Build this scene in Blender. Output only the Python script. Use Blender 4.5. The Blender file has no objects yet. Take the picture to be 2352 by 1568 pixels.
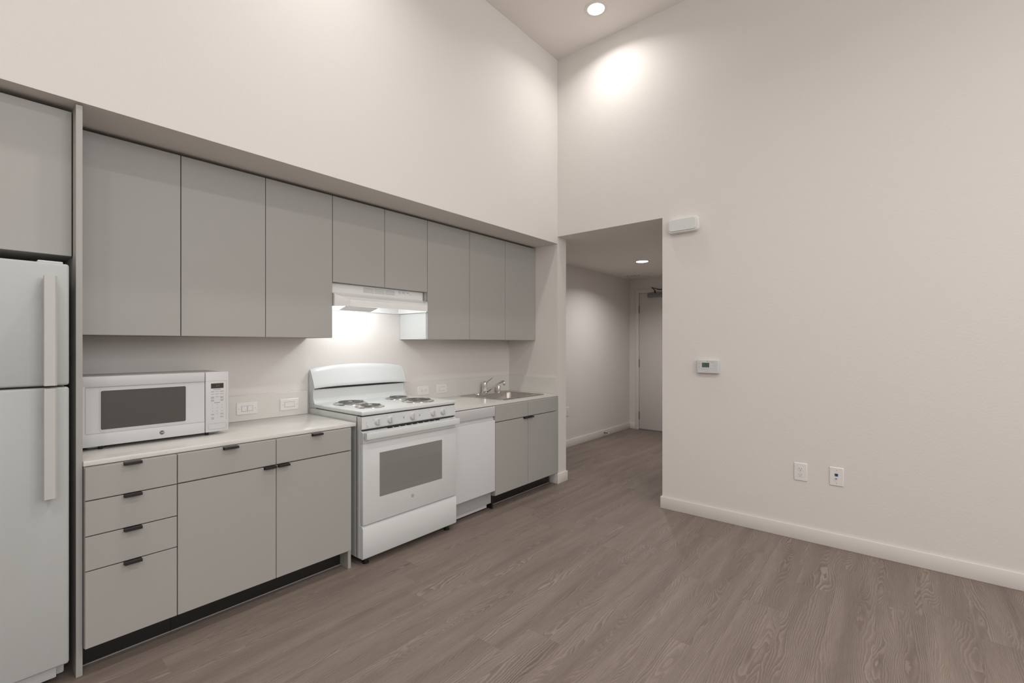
import bpy, bmesh, math, random
from mathutils import Vector, Matrix
random.seed(3)
S = bpy.context.scene
COL = S.collection

# ------------------------------------------------------------------ camera, world, exposure
cam_d = bpy.data.cameras.new('camera')
cam = bpy.data.objects.new('camera', cam_d)
COL.objects.link(cam)
cam.location = (0.0, 0.0, 1.3296)
cam.rotation_euler = (math.radians(90), 0, math.radians(39.773 - 90))
cam_d.sensor_fit = 'HORIZONTAL'
cam_d.sensor_width = 36.0
cam_d.lens = 1065.3 / 2352 * 36
cam_d.shift_y = 7.7 / 2352
cam_d.clip_start = 0.02
S.camera = cam

world = bpy.data.worlds.new('world')
world.use_nodes = True
world.node_tree.nodes['Background'].inputs[0].default_value = (0.9, 0.95, 1.0, 1)
world.node_tree.nodes['Background'].inputs[1].default_value = 0.3
S.world = world
S.view_settings.view_transform = 'Standard'
S.view_settings.look = 'None'
S.view_settings.gamma = 1.0
S.view_settings.use_curve_mapping = False
S.view_settings.exposure = 0.0
CORNER_LAMP_W = 6.0
KITCHEN_LAMP_W = 9.0
MIDDLE_LAMP_W = 15.0
ADDED_REAR_LAMP_W = 14.0  # unseen rear lamps, added to even out the room light
WINDOW_FILL_W = 104.0
WINDOW_FILL_COL = (1.0, 1.0, 0.99)
HALL_LAMP_W = 12.0
HOOD_LAMP_W = 3.7
LAMP_COL = (1.0, 0.975, 0.945)
HALL_COL = (1.0, 0.98, 0.97)
HOOD_COL = (0.96, 0.99, 1.0)

# ------------------------------------------------------------------ node helpers
def new_mat(name):
    m = bpy.data.materials.new(name)
    m.use_nodes = True
    return m, m.node_tree, m.node_tree.nodes['Principled BSDF']

def simple(name, col, rough=0.5, metal=0.0, spec=0.5, var=0.0, bump=0.0, bscale=200, coat=0.0):
    m, nt, b = new_mat(name)
    b.inputs['Roughness'].default_value = rough
    b.inputs['Metallic'].default_value = metal
    b.inputs['Specular IOR Level'].default_value = spec
    b.inputs['Coat Weight'].default_value = coat
    tc = nt.nodes.new('ShaderNodeTexCoord')
    nz = nt.nodes.new('ShaderNodeTexNoise')
    nz.inputs['Scale'].default_value = 6.0
    nz.inputs['Detail'].default_value = 3.0
    nt.links.new(tc.outputs['Object'], nz.inputs['Vector'])
    mp = nt.nodes.new('ShaderNodeMapRange')
    mp.inputs['To Min'].default_value = 1 - var
    mp.inputs['To Max'].default_value = 1 + var
    nt.links.new(nz.outputs['Fac'], mp.inputs['Value'])
    vm = nt.nodes.new('ShaderNodeVectorMath')
    vm.operation = 'SCALE'
    vm.inputs[0].default_value = col
    nt.links.new(mp.outputs[0], vm.inputs['Scale'])
    nt.links.new(vm.outputs[0], b.inputs['Base Color'])
    if bump > 0:
        n2 = nt.nodes.new('ShaderNodeTexNoise')
        n2.inputs['Scale'].default_value = bscale
        n2.inputs['Detail'].default_value = 2.0
        nt.links.new(tc.outputs['Object'], n2.inputs['Vector'])
        bp = nt.nodes.new('ShaderNodeBump')
        bp.inputs['Strength'].default_value = bump
        bp.inputs['Distance'].default_value = 0.002
        nt.links.new(n2.outputs['Fac'], bp.inputs['Height'])
        nt.links.new(bp.outputs[0], b.inputs['Normal'])
    return m

def emissive(name, col, strength):
    m, nt, b = new_mat(name)
    b.inputs['Base Color'].default_value = (*col, 1)
    b.inputs['Emission Color'].default_value = (*col, 1)
    b.inputs['Emission Strength'].default_value = strength
    return m

def floor_material():
    m, nt, b = new_mat('oak_vinyl_plank')
    N, L = nt.nodes, nt.links
    def math_(op, a, c=None, d=None):
        n = N.new('ShaderNodeMath'); n.operation = op
        for i, v in enumerate((a, c, d)):
            if v is None: continue
            if isinstance(v, (int, float)): n.inputs[i].default_value = v
            else: L.new(v, n.inputs[i])
        return n.outputs[0]
    def comb(x, y, z):
        n = N.new('ShaderNodeCombineXYZ')
        for i, v in enumerate((x, y, z)):
            if isinstance(v, (int, float)): n.inputs[i].default_value = v
            else: L.new(v, n.inputs[i])
        return n.outputs[0]
    def noise(vec, scale=1.0, detail=2.0, rough=0.5, dist=0.0):
        n = N.new('ShaderNodeTexNoise')
        n.inputs['Scale'].default_value = scale
        n.inputs['Detail'].default_value = detail
        n.inputs['Roughness'].default_value = rough
        n.inputs['Distortion'].default_value = dist
        L.new(vec, n.inputs['Vector'])
        return n.outputs['Fac']
    geo = N.new('ShaderNodeNewGeometry')
    sep = N.new('ShaderNodeSeparateXYZ')
    L.new(geo.outputs['Position'], sep.inputs[0])
    x, y = sep.outputs[0], sep.outputs[1]
    PW, PL = 0.178, 1.22
    yr = math_('DIVIDE', math_('ADD', y, 20.03), PW)
    row = math_('FLOOR', yr)
    fy = math_('FRACT', yr)
    wn = N.new('ShaderNodeTexWhiteNoise'); wn.noise_dimensions = '1D'
    L.new(row, wn.inputs['W'])
    xr = math_('DIVIDE', math_('ADD', math_('ADD', x, 20.0), math_('MULTIPLY', wn.outputs['Value'], PL)), PL)
    colx = math_('FLOOR', xr)
    fx = math_('FRACT', xr)
    wc = N.new('ShaderNodeTexWhiteNoise'); wc.noise_dimensions = '2D'
    L.new(comb(row, colx, 0.0), wc.inputs['Vector'])
    rsep = N.new('ShaderNodeSeparateColor')
    L.new(wc.outputs['Color'], rsep.inputs[0])
    r1, r2, r3 = rsep.outputs[0], rsep.outputs[1], rsep.outputs[2]
    ox = math_('MULTIPLY', r1, 37.0)
    oy = math_('MULTIPLY', r2, 23.0)
    # cathedral growth rings: contours of a long smooth field, a few centimetres wide
    gx = math_('ADD', math_('MULTIPLY', x, 1.15), ox)
    gy = math_('ADD', math_('MULTIPLY', y, 7.0), oy)
    fld = noise(comb(gx, gy, math_('MULTIPLY', r3, 9.0)), 1.0, 1.8, 0.5, 0.3)
    msk = noise(comb(math_('ADD', math_('MULTIPLY', x, 0.7), oy), math_('ADD', math_('MULTIPLY', y, 8.0), ox), 7.0), 1.0, 1.0)
    amp = math_('ADD', 3.0, math_('MULTIPLY', math_('POWER', msk, 2.0), 80.0))
    wob = noise(comb(math_('ADD', math_('MULTIPLY', x, 14.0), ox), math_('ADD', math_('MULTIPLY', y, 30.0), oy), 0.0), 1.0, 2.0)
    ph = math_('ADD', math_('ADD', math_('MULTIPLY', math_('SUBTRACT', fld, 0.5), amp), math_('MULTIPLY', y, 118.0)), math_('MULTIPLY', wob, 1.1))
    ring = math_('FRACT', ph)
    # saw-tooth ring: soft rise, quick fall
    ringc = math_('POWER', ring, 1.6)
    ringm = math_('MULTIPLY', ringc, math_('SUBTRACT', 1.0, math_('POWER', ring, 14.0)))
    # slow change of ring contrast
    con = noise(comb(math_('ADD', math_('MULTIPLY', x, 1.1), oy), math_('ADD', math_('MULTIPLY', y, 9.0), ox), 3.0), 1.0, 2.0)
    con = math_('MULTIPLY', con, con)
    # fine fibres and pores
    fib = noise(comb(math_('ADD', math_('MULTIPLY', x, 9.0), ox), math_('MULTIPLY', y, 420.0), 1.0), 1.0, 3.0, 0.65)
    pore = noise(comb(math_('MULTIPLY', x, 110.0), math_('MULTIPLY', y, 620.0), 2.0), 1.0, 1.0)
    # broad tone
    tone = noise(comb(math_('ADD', math_('MULTIPLY', x, 0.9), ox), math_('ADD', math_('MULTIPLY', y, 10.0), oy), 5.0), 1.0, 3.0, 0.55, 0.4)
    v = math_('ADD', math_('MULTIPLY', math_('SUBTRACT', ringm, 0.3), math_('MULTIPLY', con, 1.6)), 0.0)
    v = math_('ADD', v, math_('MULTIPLY', math_('SUBTRACT', fib, 0.5), 0.75))
    v = math_('ADD', v, math_('MULTIPLY', math_('SUBTRACT', pore, 0.5), 0.4))
    v = math_('ADD', v, math_('MULTIPLY', math_('SUBTRACT', tone, 0.5), 0.8))
    v = math_('ADD', v, math_('MULTIPLY', math_('SUBTRACT', r3, 0.5), 0.03))
    v = math_('ADD', v, 0.5)
    ramp = N.new('ShaderNodeValToRGB')
    e = ramp.color_ramp.elements
    e[0].position = 0.05; e[0].color = (0.118, 0.090, 0.077, 1)
    e[1].position = 0.95; e[1].color = (0.315, 0.262, 0.226, 1)
    k = e.new(0.5); k.color = (0.205, 0.163, 0.139, 1)
    L.new(v, ramp.inputs[0])
    # plank seams
    ey = math_('MULTIPLY', math_('MINIMUM', fy, math_('SUBTRACT', 1.0, fy)), PW)
    ex = math_('MULTIPLY', math_('MINIMUM', fx, math_('SUBTRACT', 1.0, fx)), PL)
    seam = math_('MINIMUM', ex, ey)
    sm = math_('LESS_THAN', seam, 0.0008)
    mix = N.new('ShaderNodeMix'); mix.data_type = 'RGBA'
    L.new(math_('MULTIPLY', sm, 0.18), mix.inputs['Factor'])
    L.new(ramp.outputs[0], mix.inputs['A'])
    mix.inputs['B'].default_value = (0.07, 0.055, 0.05, 1)
    L.new(mix.outputs['Result'], b.inputs['Base Color'])
    b.inputs['Roughness'].default_value = 0.55
    b.inputs['Specular IOR Level'].default_value = 0.35
    bp = N.new('ShaderNodeBump')
    bp.inputs['Strength'].default_value = 0.25
    bp.inputs['Distance'].default_value = 0.0006
    L.new(v, bp.inputs['Height'])
    L.new(bp.outputs[0], b.inputs['Normal'])
    return m

def wall_material(name, col, bump=0.18):
    m, nt, b = new_mat(name)
    N, L = nt.nodes, nt.links
    b.inputs['Base Color'].default_value = (*col, 1)
    b.inputs['Roughness'].default_value = 0.75
    b.inputs['Specular IOR Level'].default_value = 0.3
    geo = N.new('ShaderNodeNewGeometry')
    n = N.new('ShaderNodeTexNoise')
    n.inputs['Scale'].default_value = 85
    n.inputs['Detail'].default_value = 2.5
    n.inputs['Roughness'].default_value = 0.6
    L.new(geo.outputs['Position'], n.inputs['Vector'])
    bp = N.new('ShaderNodeBump')
    bp.inputs['Strength'].default_value = bump
    bp.inputs['Distance'].default_value = 0.0035
    L.new(n.outputs['Fac'], bp.inputs['Height'])
    L.new(bp.outputs[0], b.inputs['Normal'])
    return m

def quartz_material():
    m, nt, b = new_mat('cream_quartz')
    N, L = nt.nodes, nt.links
    geo = N.new('ShaderNodeNewGeometry')
    n = N.new('ShaderNodeTexNoise')
    n.inputs['Scale'].default_value = 380
    n.inputs['Detail'].default_value = 3
    L.new(geo.outputs['Position'], n.inputs['Vector'])
    r = N.new('ShaderNodeValToRGB')
    r.color_ramp.elements[0].position = 0.34; r.color_ramp.elements[0].color = (0.69, 0.665, 0.625, 1)
    r.color_ramp.elements[1].position = 0.50; r.color_ramp.elements[1].color = (0.73, 0.71, 0.675, 1)
    L.new(n.outputs['Fac'], r.inputs[0])
    L.new(r.outputs[0], b.inputs['Base Color'])
    b.inputs['Roughness'].default_value = 0.18
    return m

def mesh_window_material():
    """dark microwave window with its fine perforated screen"""
    m, nt, b = new_mat('microwave_screen')
    N, L = nt.nodes, nt.links
    geo = N.new('ShaderNodeNewGeometry')
    w = N.new('ShaderNodeTexWave')
    w.inputs['Scale'].default_value = 90
    L.new(geo.outputs['Position'], w.inputs['Vector'])
    r = N.new('ShaderNodeValToRGB')
    r.color_ramp.elements[0].color = (0.072, 0.066, 0.060, 1)
    r.color_ramp.elements[1].color = (0.086, 0.078, 0.071, 1)
    L.new(w.outputs['Fac'], r.inputs[0])
    L.new(r.outputs[0], b.inputs['Base Color'])
    b.inputs['Roughness'].default_value = 0.35
    return m

def steel_material():
    m, nt, b = new_mat('brushed_steel')
    N, L = nt.nodes, nt.links
    b.inputs['Base Color'].default_value = (0.52, 0.49, 0.46, 1)
    b.inputs['Metallic'].default_value = 1.0
    b.inputs['Roughness'].default_value = 0.34
    geo = N.new('ShaderNodeNewGeometry')
    mp = N.new('ShaderNodeMapping')
    mp.inputs['Scale'].default_value = (20, 900, 400)
    L.new(geo.outputs['Position'], mp.inputs['Vector'])
    n = N.new('ShaderNodeTexNoise'); n.inputs['Scale'].default_value = 1
    L.new(mp.outputs[0], n.inputs['Vector'])
    bp = N.new('ShaderNodeBump')
    bp.inputs['Strength'].default_value = 0.15
    bp.inputs['Distance'].default_value = 0.0004
    L.new(n.outputs['Fac'], bp.inputs['Height'])
    L.new(bp.outputs[0], b.inputs['Normal'])
    return m

M = {}
M['wall'] = wall_material('wall_paint', (0.755, 0.718, 0.688))
M['ceil'] = wall_material('ceiling_paint', (0.83, 0.79, 0.75), 0.2)
M['trim'] = simple('trim_paint', (0.76, 0.72, 0.685), 0.45)
M['door'] = simple('door_paint', (0.70, 0.66, 0.64), 0.5)
M['floor'] = floor_material()
M['cab'] = simple('grey_laminate', (0.400, 0.391, 0.374), 0.48, var=0.01)
M['cabin'] = simple('cabinet_carcass', (0.34, 0.33, 0.31), 0.6)
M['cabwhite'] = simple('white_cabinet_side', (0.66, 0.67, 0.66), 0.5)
M['black'] = simple('black_toe', (0.016, 0.015, 0.014), 0.35, var=0.3)
M['pull'] = simple('black_metal_pull', (0.018, 0.015, 0.014), 0.42)
M['white'] = simple('white_enamel', (0.69, 0.71, 0.71), 0.22)
M['whitem'] = simple('white_plastic', (0.635, 0.635, 0.645), 0.42)
M['hood'] = simple('hood_enamel', (0.80, 0.80, 0.79), 0.25)
M['fridge'] = simple('fridge_enamel', (0.50, 0.52, 0.515), 0.42, bump=0.25, bscale=700)
M['fridgeh'] = simple('fridge_handle', (0.545, 0.54, 0.53), 0.45)
M['plate'] = simple('wall_plate_plastic', (0.80, 0.785, 0.765), 0.35)
M['quartz'] = quartz_material()
M['screen'] = mesh_window_material()
M['ovenglass'] = simple('grey_oven_glass', (0.235, 0.235, 0.225), 0.16)
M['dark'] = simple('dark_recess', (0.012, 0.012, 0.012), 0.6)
M['display'] = simple('display_glass', (0.045, 0.04, 0.032), 0.25)
M['digit'] = simple('dim_digits', (0.16, 0.15, 0.12), 0.4)
M['lcd'] = simple('green_lcd', (0.085, 0.135, 0.105), 0.3)
M['ink'] = simple('grey_print', (0.20, 0.20, 0.21), 0.5)
M['inkblk'] = simple('black_print', (0.03, 0.03, 0.035), 0.4)
M['groove'] = simple('grey_groove', (0.38, 0.375, 0.37), 0.5)
M['chrome'] = simple('chrome', (0.78, 0.78, 0.78), 0.09, metal=1.0)
M['pan'] = simple('chrome_drip_pan', (0.66, 0.65, 0.62), 0.2, metal=1.0)
M['coil'] = simple('burner_element', (0.16, 0.15, 0.135), 0.33, metal=0.6)
M['steel'] = steel_material()
M['alu'] = simple('closer_metal', (0.24, 0.245, 0.245), 0.45, metal=0.4)
M['bronze'] = simple('dark_closer_arm', (0.05, 0.043, 0.038), 0.4, metal=0.5)
M['hinge'] = simple('hinge_metal', (0.22, 0.20, 0.19), 0.4, metal=0.6)
M['blue'] = simple('blue_jack', (0.01, 0.06, 0.20), 0.4)
M['filter'] = simple('aluminium_filter', (0.5, 0.5, 0.5), 0.4, metal=0.7, bump=0.8, bscale=500)
M['lamp'] = emissive('lamp_lens', (1.0, 0.965, 0.93), 14.0)
M['hoodlens'] = simple('hood_lens', (0.85, 0.86, 0.85), 0.4)
M['bulb'] = emissive('hood_bulb', (0.92, 0.98, 1.0), 30.0)

# ------------------------------------------------------------------ mesh helpers
def B():
    return bmesh.new()

def box(bm, x0, x1, y0, y1, z0, z1, bev=0.0, seg=2):
    g = bmesh.ops.create_cube(bm, size=1.0)
    vs = g['verts']
    for v in vs:
        v.co = Vector(((x0 + x1) / 2 + v.co.x * (x1 - x0), (y0 + y1) / 2 + v.co.y * (y1 - y0), (z0 + z1) / 2 + v.co.z * (z1 - z0)))
    if bev > 0:
        es = list({e for v in vs for e in v.link_edges})
        bmesh.ops.bevel(bm, geom=es, offset=bev, segments=seg, affect='EDGES', profile=0.5)
    return bm

def rr(cx, cy, w, d, r, n=5):
    """rounded rectangle, counter-clockwise (a, b) points"""
    pts = []
    r = min(r, w / 2 - 1e-5, d / 2 - 1e-5)
    for qx, qy, a0 in ((1, 1, 0), (-1, 1, 90), (-1, -1, 180), (1, -1, 270)):
        for i in range(n + 1):
            a = math.radians(a0 + 90 * i / n)
            pts.append((cx + qx * (w / 2 - r) + r * math.cos(a), cy + qy * (d / 2 - r) + r * math.sin(a)))
    return pts

def loft(bm, loops, cap0=True, cap1=True, closed=True):
    rings = [[bm.verts.new(p) for p in lp] for lp in loops]
    n = len(rings[0])
    for a, c in zip(rings[:-1], rings[1:]):
        for i in range(n if closed else n - 1):
            j = (i + 1) % n
            bm.faces.new((a[i], a[j], c[j], c[i]))
    if cap0: bm.faces.new(list(reversed(rings[0])))
    if cap1: bm.faces.new(rings[-1])
    return bm

def lathe(bm, c, prof, axis='z', n=32, cap0=True, cap1=True):
    """prof: list of (radius, height) from base outwards; axis x, y, z or -x, -y, -z"""
    loops = []
    sg = -1 if axis[0] == '-' else 1
    ax = axis[-1]
    for r, h in prof:
        lp = []
        for i in range(n):
            a = 2 * math.pi * i / n
            u, w = r * math.cos(a), r * math.sin(a)
            if ax == 'z': p = (c[0] + u, c[1] + w, c[2] + sg * h)
            elif ax == 'y': p = (c[0] + u, c[1] + sg * h, c[2] + w)
            else: p = (c[0] + sg * h, c[1] + u, c[2] + w)
            lp.append(p)
        loops.append(lp)
    return loft(bm, loops, cap0, cap1)

def tube(bm, path, r, n=10, flat=1.0):
    path = [Vector(p) for p in path]
    loops = []
    ref = Vector((0, 0, 1))
    prev = None
    for i, p in enumerate(path):
        d = (path[min(i + 1, len(path) - 1)] - path[max(i - 1, 0)]).normalized()
        if prev is None:
            a = d.cross(ref)
            if a.length < 1e-3: a = d.cross(Vector((1, 0, 0)))
            a.normalize()
        else:
            a = (prev - d * prev.dot(d)).normalized()
        prev = a
        b2 = a.cross(d).normalized()
        rad = r[i] if isinstance(r, (list, tuple)) else r
        loops.append([tuple(p + a * (rad * math.cos(2 * math.pi * k / n)) + b2 * (rad * flat * math.sin(2 * math.pi * k / n))) for k in range(n)])
    return loft(bm, loops)

def prism_x(bm, yz, x0, x1):
    return loft(bm, [[(x0, y, z) for y, z in yz], [(x1, y, z) for y, z in yz]])

def origin_of(o):
    return Vector(o['_o']) if '_o' in o else Vector((0, 0, 0))

def obj(name, bm, mat, parent=None, smooth=True, origin=None):
    bmesh.ops.recalc_face_normals(bm, faces=bm.faces)
    if parent is not None:
        og = origin_of(parent)
    elif origin is not None:
        og = Vector(origin)
    else:
        xs = [v.co.x for v in bm.verts]; ys = [v.co.y for v in bm.verts]; zs = [v.co.z for v in bm.verts]
        og = Vector(((min(xs) + max(xs)) / 2, (min(ys) + max(ys)) / 2, min(zs)))
    bmesh.ops.translate(bm, verts=bm.verts, vec=-og)
    me = bpy.data.meshes.new(name)
    bm.to_mesh(me); bm.free()
    me.materials.append(mat)
    if smooth:
        for p in me.polygons: p.use_smooth = True
        me.set_sharp_from_angle(angle=math.radians(35))
    o = bpy.data.objects.new(name, me)
    COL.objects.link(o)
    if parent is not None:
        o.parent = parent
    else:
        o.location = og
    o['_o'] = tuple(og)
    return o

def bx(name, dims, mat, parent=None, bev=0.0, seg=2, **k):
    return obj(name, box(B(), *dims, bev=bev, seg=seg), mat, parent, **k)

def add_print(o, bm, mat):
    """printed marks become a second material of the part they are printed on"""
    og = origin_of(o)
    bmesh.ops.recalc_face_normals(bm, faces=bm.faces)
    bmesh.ops.translate(bm, verts=bm.verts, vec=-og)
    for f in bm.faces: f.material_index = 1
    me = bpy.data.meshes.new('tmp'); bm.to_mesh(me); bm.free()
    full = bmesh.new(); full.from_mesh(o.data); full.from_mesh(me); full.to_mesh(o.data); full.free()
    o.data.materials.append(mat)
    bpy.data.meshes.remove(me)

def thing(name, label, cat, loc, group=None):
    o = bpy.data.objects.new(name, None)
    COL.objects.link(o)
    o.location = loc
    o.empty_display_size = 0.05
    o['_o'] = tuple(loc)
    o['label'] = label; o['category'] = cat
    if group: o['group'] = group
    return o

def tag(o, label, cat, group=None):
    o['label'] = label; o['category'] = cat
    if group: o['group'] = group
    return o

def struct(name, bm, mat, **k):
    o = obj(name, bm, mat, **k)
    o['kind'] = 'structure'
    return o

def text_bm(s, size, place, shear=0.0, align='CENTER', ext=0.0003, squash=1.0):
    """lettering as a thin mesh; place maps (right, up, out) to the world"""
    cu = bpy.data.curves.new('lettering', 'FONT')
    cu.body = s; cu.size = size; cu.shear = shear
    cu.align_x = align; cu.align_y = 'CENTER'
    cu.extrude = ext
    cu.resolution_u = 3
    tmp = bpy.data.objects.new('lettering', cu)
    COL.objects.link(tmp)
    dg = bpy.context.evaluated_depsgraph_get()
    dg.update()
    me = bpy.data.meshes.new_from_object(tmp.evaluated_get(dg))
    bm = bmesh.new(); bm.from_mesh(me)
    for v in bm.verts: v.co = place(v.co.x * squash, v.co.y, v.co.z)
    bpy.data.objects.remove(tmp); bpy.data.curves.remove(cu); bpy.data.meshes.remove(me)
    return bm

def merge(dst, src):
    me = bpy.data.meshes.new('tmp'); src.to_mesh(me); src.free()
    dst.from_mesh(me); bpy.data.meshes.remove(me)
    return dst

def face_y(x, y, z):      # something printed on a surface looking towards -y
    return lambda r, u, o: Vector((x + r, y - o, z + u))

def face_x(x, y, z):      # on a surface looking towards -x (its right hand side is -y)
    return lambda r, u, o: Vector((x - o, y - r, z + u))

# ------------------------------------------------------------------ setting
X1, X2 = 3.699, 3.847          # wall between living room and hall
W, K = 2.511, 3.12             # kitchen wall face / back of the alcove
SOF, HD, CE = 2.299, 2.368, 4.056
XL, YB = -2.3, -3.3
OP = 1.48
XD, HY = 6.90, 3.30

struct('floor', box(B(), XL - .1, XD + .15, YB - .1, HY + .15, -.06, 0), M['floor'], smooth=False)
struct('ceiling', box(B(), XL - .1, X2, YB - .1, K + .15, CE, CE + .1), M['ceil'], smooth=False)
bm = box(B(), X2, XD + .15, 1.33, HY + .15, HD, HD + .1)
box(bm, X1 + .0005, X2, OP, W, HD - .002, HD)
struct('ceiling', bm, M['ceil'], smooth=False)
bm = B()
box(bm, XL - .1, X1, W, K + .15, SOF, CE)
box(bm, -.50, X1, K, K + .15, 0, SOF)
box(bm, XL - .1, -.50, W, K + .15, 0, SOF)
struct('wall_kitchen', bm, M['wall'], smooth=False)
bm = B()
box(bm, X1, X2, YB - .1, OP, 0, CE)
box(bm, X1, X2, OP, K + .15, HD, CE)
struct('wall_right', bm, M['wall'], smooth=False)
struct('wall_divider', box(B(), X1, X2, W, HY + .15, 0, HD), M['wall'], smooth=False)
struct('wall_left', box(B(), XL - .1, XL, YB - .1, W, 0, CE), M['wall'], smooth=False)
WX0, WX1, WZ0, WZ1 = -1.6, 2.9, 1.7, 3.85
bm = B()
box(bm, XL, WX0, YB - .1, YB, 0, CE); box(bm, WX1, X1, YB - .1, YB, 0, CE)
box(bm, WX0, WX1, YB - .1, YB, 0, WZ0); box(bm, WX0, WX1, YB - .1, YB, WZ1, CE)
struct('wall_rear', bm, M['wall'], smooth=False)
bm = B()
for a in (WX0, (WX0 + WX1) / 2 - .03, WX1 - .06): box(bm, a, a + .06, YB - .08, YB - .03, WZ0, WZ1, bev=.003)
for a in (WZ0, WZ1 - .06): box(bm, WX0 + .06, WX1 - .06, YB - .079, YB - .031, a, a + .06)
struct('added_window_frame', bm, M['trim'])  # unseen window frame, added around the fill light
ld = bpy.data.lights.new('window_fill_light', 'AREA')  # soft fill light added behind the camera, no known window there
ld.shape = 'RECTANGLE'; ld.size = WX1 - WX0; ld.size_y = WZ1 - WZ0; ld.energy = WINDOW_FILL_W; ld.color = WINDOW_FILL_COL
lo = bpy.data.objects.new('window_fill_light', ld)
COL.objects.link(lo); lo.location = ((WX0 + WX1) / 2, YB - .12, (WZ0 + WZ1) / 2)
lo.rotation_euler = (math.radians(90), 0, 0)
struct('wall_hall_left', box(B(), X2, XD + .15, HY, HY + .15, 0, HD), M['wall'], smooth=False)
struct('wall_hall_right', box(B(), X2, XD + .15, 1.33, OP, 0, HD), M['wall'], smooth=False)
DY0, DY1, DZ = 2.22, 3.145, 2.145
bm = B()
box(bm, XD, XD + .15, OP, DY0, 0, HD)
box(bm, XD, XD + .15, DY1, HY, 0, HD)
box(bm, XD, XD + .15, DY0, DY1, DZ, HD)
struct('wall_hall_end', bm, M['wall'], smooth=False)

BH, BT = .094, .013
def bb(name, *bs):
    bm = B()
    for b_ in bs: box(bm, *b_, 0, BH, bev=.003)
    return struct(name, bm, M['trim'])
bb('baseboard_right', (X1 - BT, X1, YB, OP + BT), (X1, X2, OP, OP + BT))
bb('baseboard_divider', (X1 - BT, X2 + BT, W - BT, W), (X1 - BT, X1, W, 2.598), (X2, X2 + BT, W, HY))
bb('baseboard_hall_left', (X2 + BT, XD, HY - BT, HY))
bb('baseboard_hall_end', (XD - BT, XD, 3.20, HY - BT))
bb('baseboard_left', (XL, XL + BT, YB + BT, W))
bb('baseboard_rear', (XL, X1 - BT, YB, YB + BT))

# ------------------------------------------------------------------ entrance door
dr = thing('door_1', 'white flat entrance door at the far end of the hallway', 'door', (XD, (DY0 + DY1) / 2, 0))
del dr['label'], dr['category']
dr['kind'] = 'structure'
bm = B()
box(bm, XD - .012, XD + .11, DY1 - .004, DY1 + .052, 0, DZ + .05, bev=.002)
box(bm, XD - .012, XD + .11, DY0 - .052, DY0 + .004, 0, DZ + .05, bev=.002)
box(bm, XD - .012, XD + .11, DY0 + .004, DY1 - .004, DZ - .004, DZ + .05, bev=.002)
obj('door_frame', bm, M['trim'], dr)
bx('door_leaf', (XD + .004, XD + .048, DY0 + .008, DY1 - .009, .014, DZ - .009), M['door'], dr, bev=.002)
for z in (.22, 1.04, 1.89):
    bm = lathe(B(), (XD - .001, DY1 - .006, z - .06), [(.0085, 0), (.0085, .12)], n=12)
    obj('hinge', bm, M['hinge'], dr)
bx('threshold', (XD - .015, XD + .06, DY0 + .006, DY1 - .006, 0, .013), M['alu'], dr, bev=.003)
bx('lever_plate', (XD - .004, XD + .004, DY0 + .05, DY0 + .10, .90, 1.08), M['hinge'], dr, bev=.002)
c = bx('closer_body', (XD - .060, XD + .004, 2.56, 2.978, 2.060, 2.122), M['alu'], dr, bev=.008)
bm = tube(B(), [(XD - .030, 2.865, 2.12), (XD - .030, 2.865, 2.150), (XD - .045, 2.872, 2.175), (XD - .10, 2.889, 2.208)], [.013, .011, .007, .007], flat=.7)
tube(bm, [(XD - .10, 2.889, 2.205), (XD - .07, 2.845, 2.19), (XD - .03, 2.80, 2.172), (XD - .022, 2.76, 2.172)], [.007, .007, .011, .011], flat=.7)
obj('closer_arm', bm, M['bronze'], dr)

# ------------------------------------------------------------------ ceiling lamps
def downlight(x, y, z, label, watts, col, r=.067, group=None, vis=True):
    t = thing('recessed_ceiling_light', label, 'ceiling light', (x, y, z), group)
    bm = lathe(B(), (x, y, z), [(r + .006, -.0), (r + .026, .0), (r + .024, .004), (r + .010, .007), (r, .004), (r, .001)], '-z', n=48, cap0=False, cap1=False)
    obj('trim_ring', bm, M['trim'], t)
    bm = lathe(B(), (x, y, z), [(r, .0015), (r * .98, .004)], '-z', n=48)
    obj('lens', bm, M['lamp'], t)
    ld = bpy.data.lights.new('downlight', 'AREA')
    ld.shape = 'DISK'; ld.size = 2 * r; ld.energy = watts; ld.color = col
    ld.spread = math.radians(145)
    lo = bpy.data.objects.new('downlight', ld)
    COL.objects.link(lo); lo.parent = t
    lo.location = (0, 0, -.009)
    return t
G = 'recessed lights of the living room ceiling'
downlight(3.33, 1.884, CE, 'round recessed light glowing in the tall ceiling near the corner', CORNER_LAMP_W, LAMP_COL)
for lx, ly, lw, lab in ((1.25, 1.86, KITCHEN_LAMP_W, 'second along the kitchen wall from the corner'),
                    (-.85, 1.86, KITCHEN_LAMP_W, 'nearest the refrigerator'),
                    (1.60, -.15, MIDDLE_LAMP_W, 'above the middle of the room'),
                    (-1.0, -.15, MIDDLE_LAMP_W, 'in the middle row near the left wall'),
                    (1.60, -2.15, ADDED_REAR_LAMP_W, 'added out of view as fill before the rear wall'),
                    (-1.0, -2.15, ADDED_REAR_LAMP_W, 'added out of view as fill in the rear left corner')):
    downlight(lx, ly, CE, 'round recessed light of the tall ceiling, ' + lab, lw, LAMP_COL, group=G)
downlight(5.471, 2.447, HD, 'round recessed light glowing in the low hallway ceiling', HALL_LAMP_W, HALL_COL, r=.072)

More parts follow.
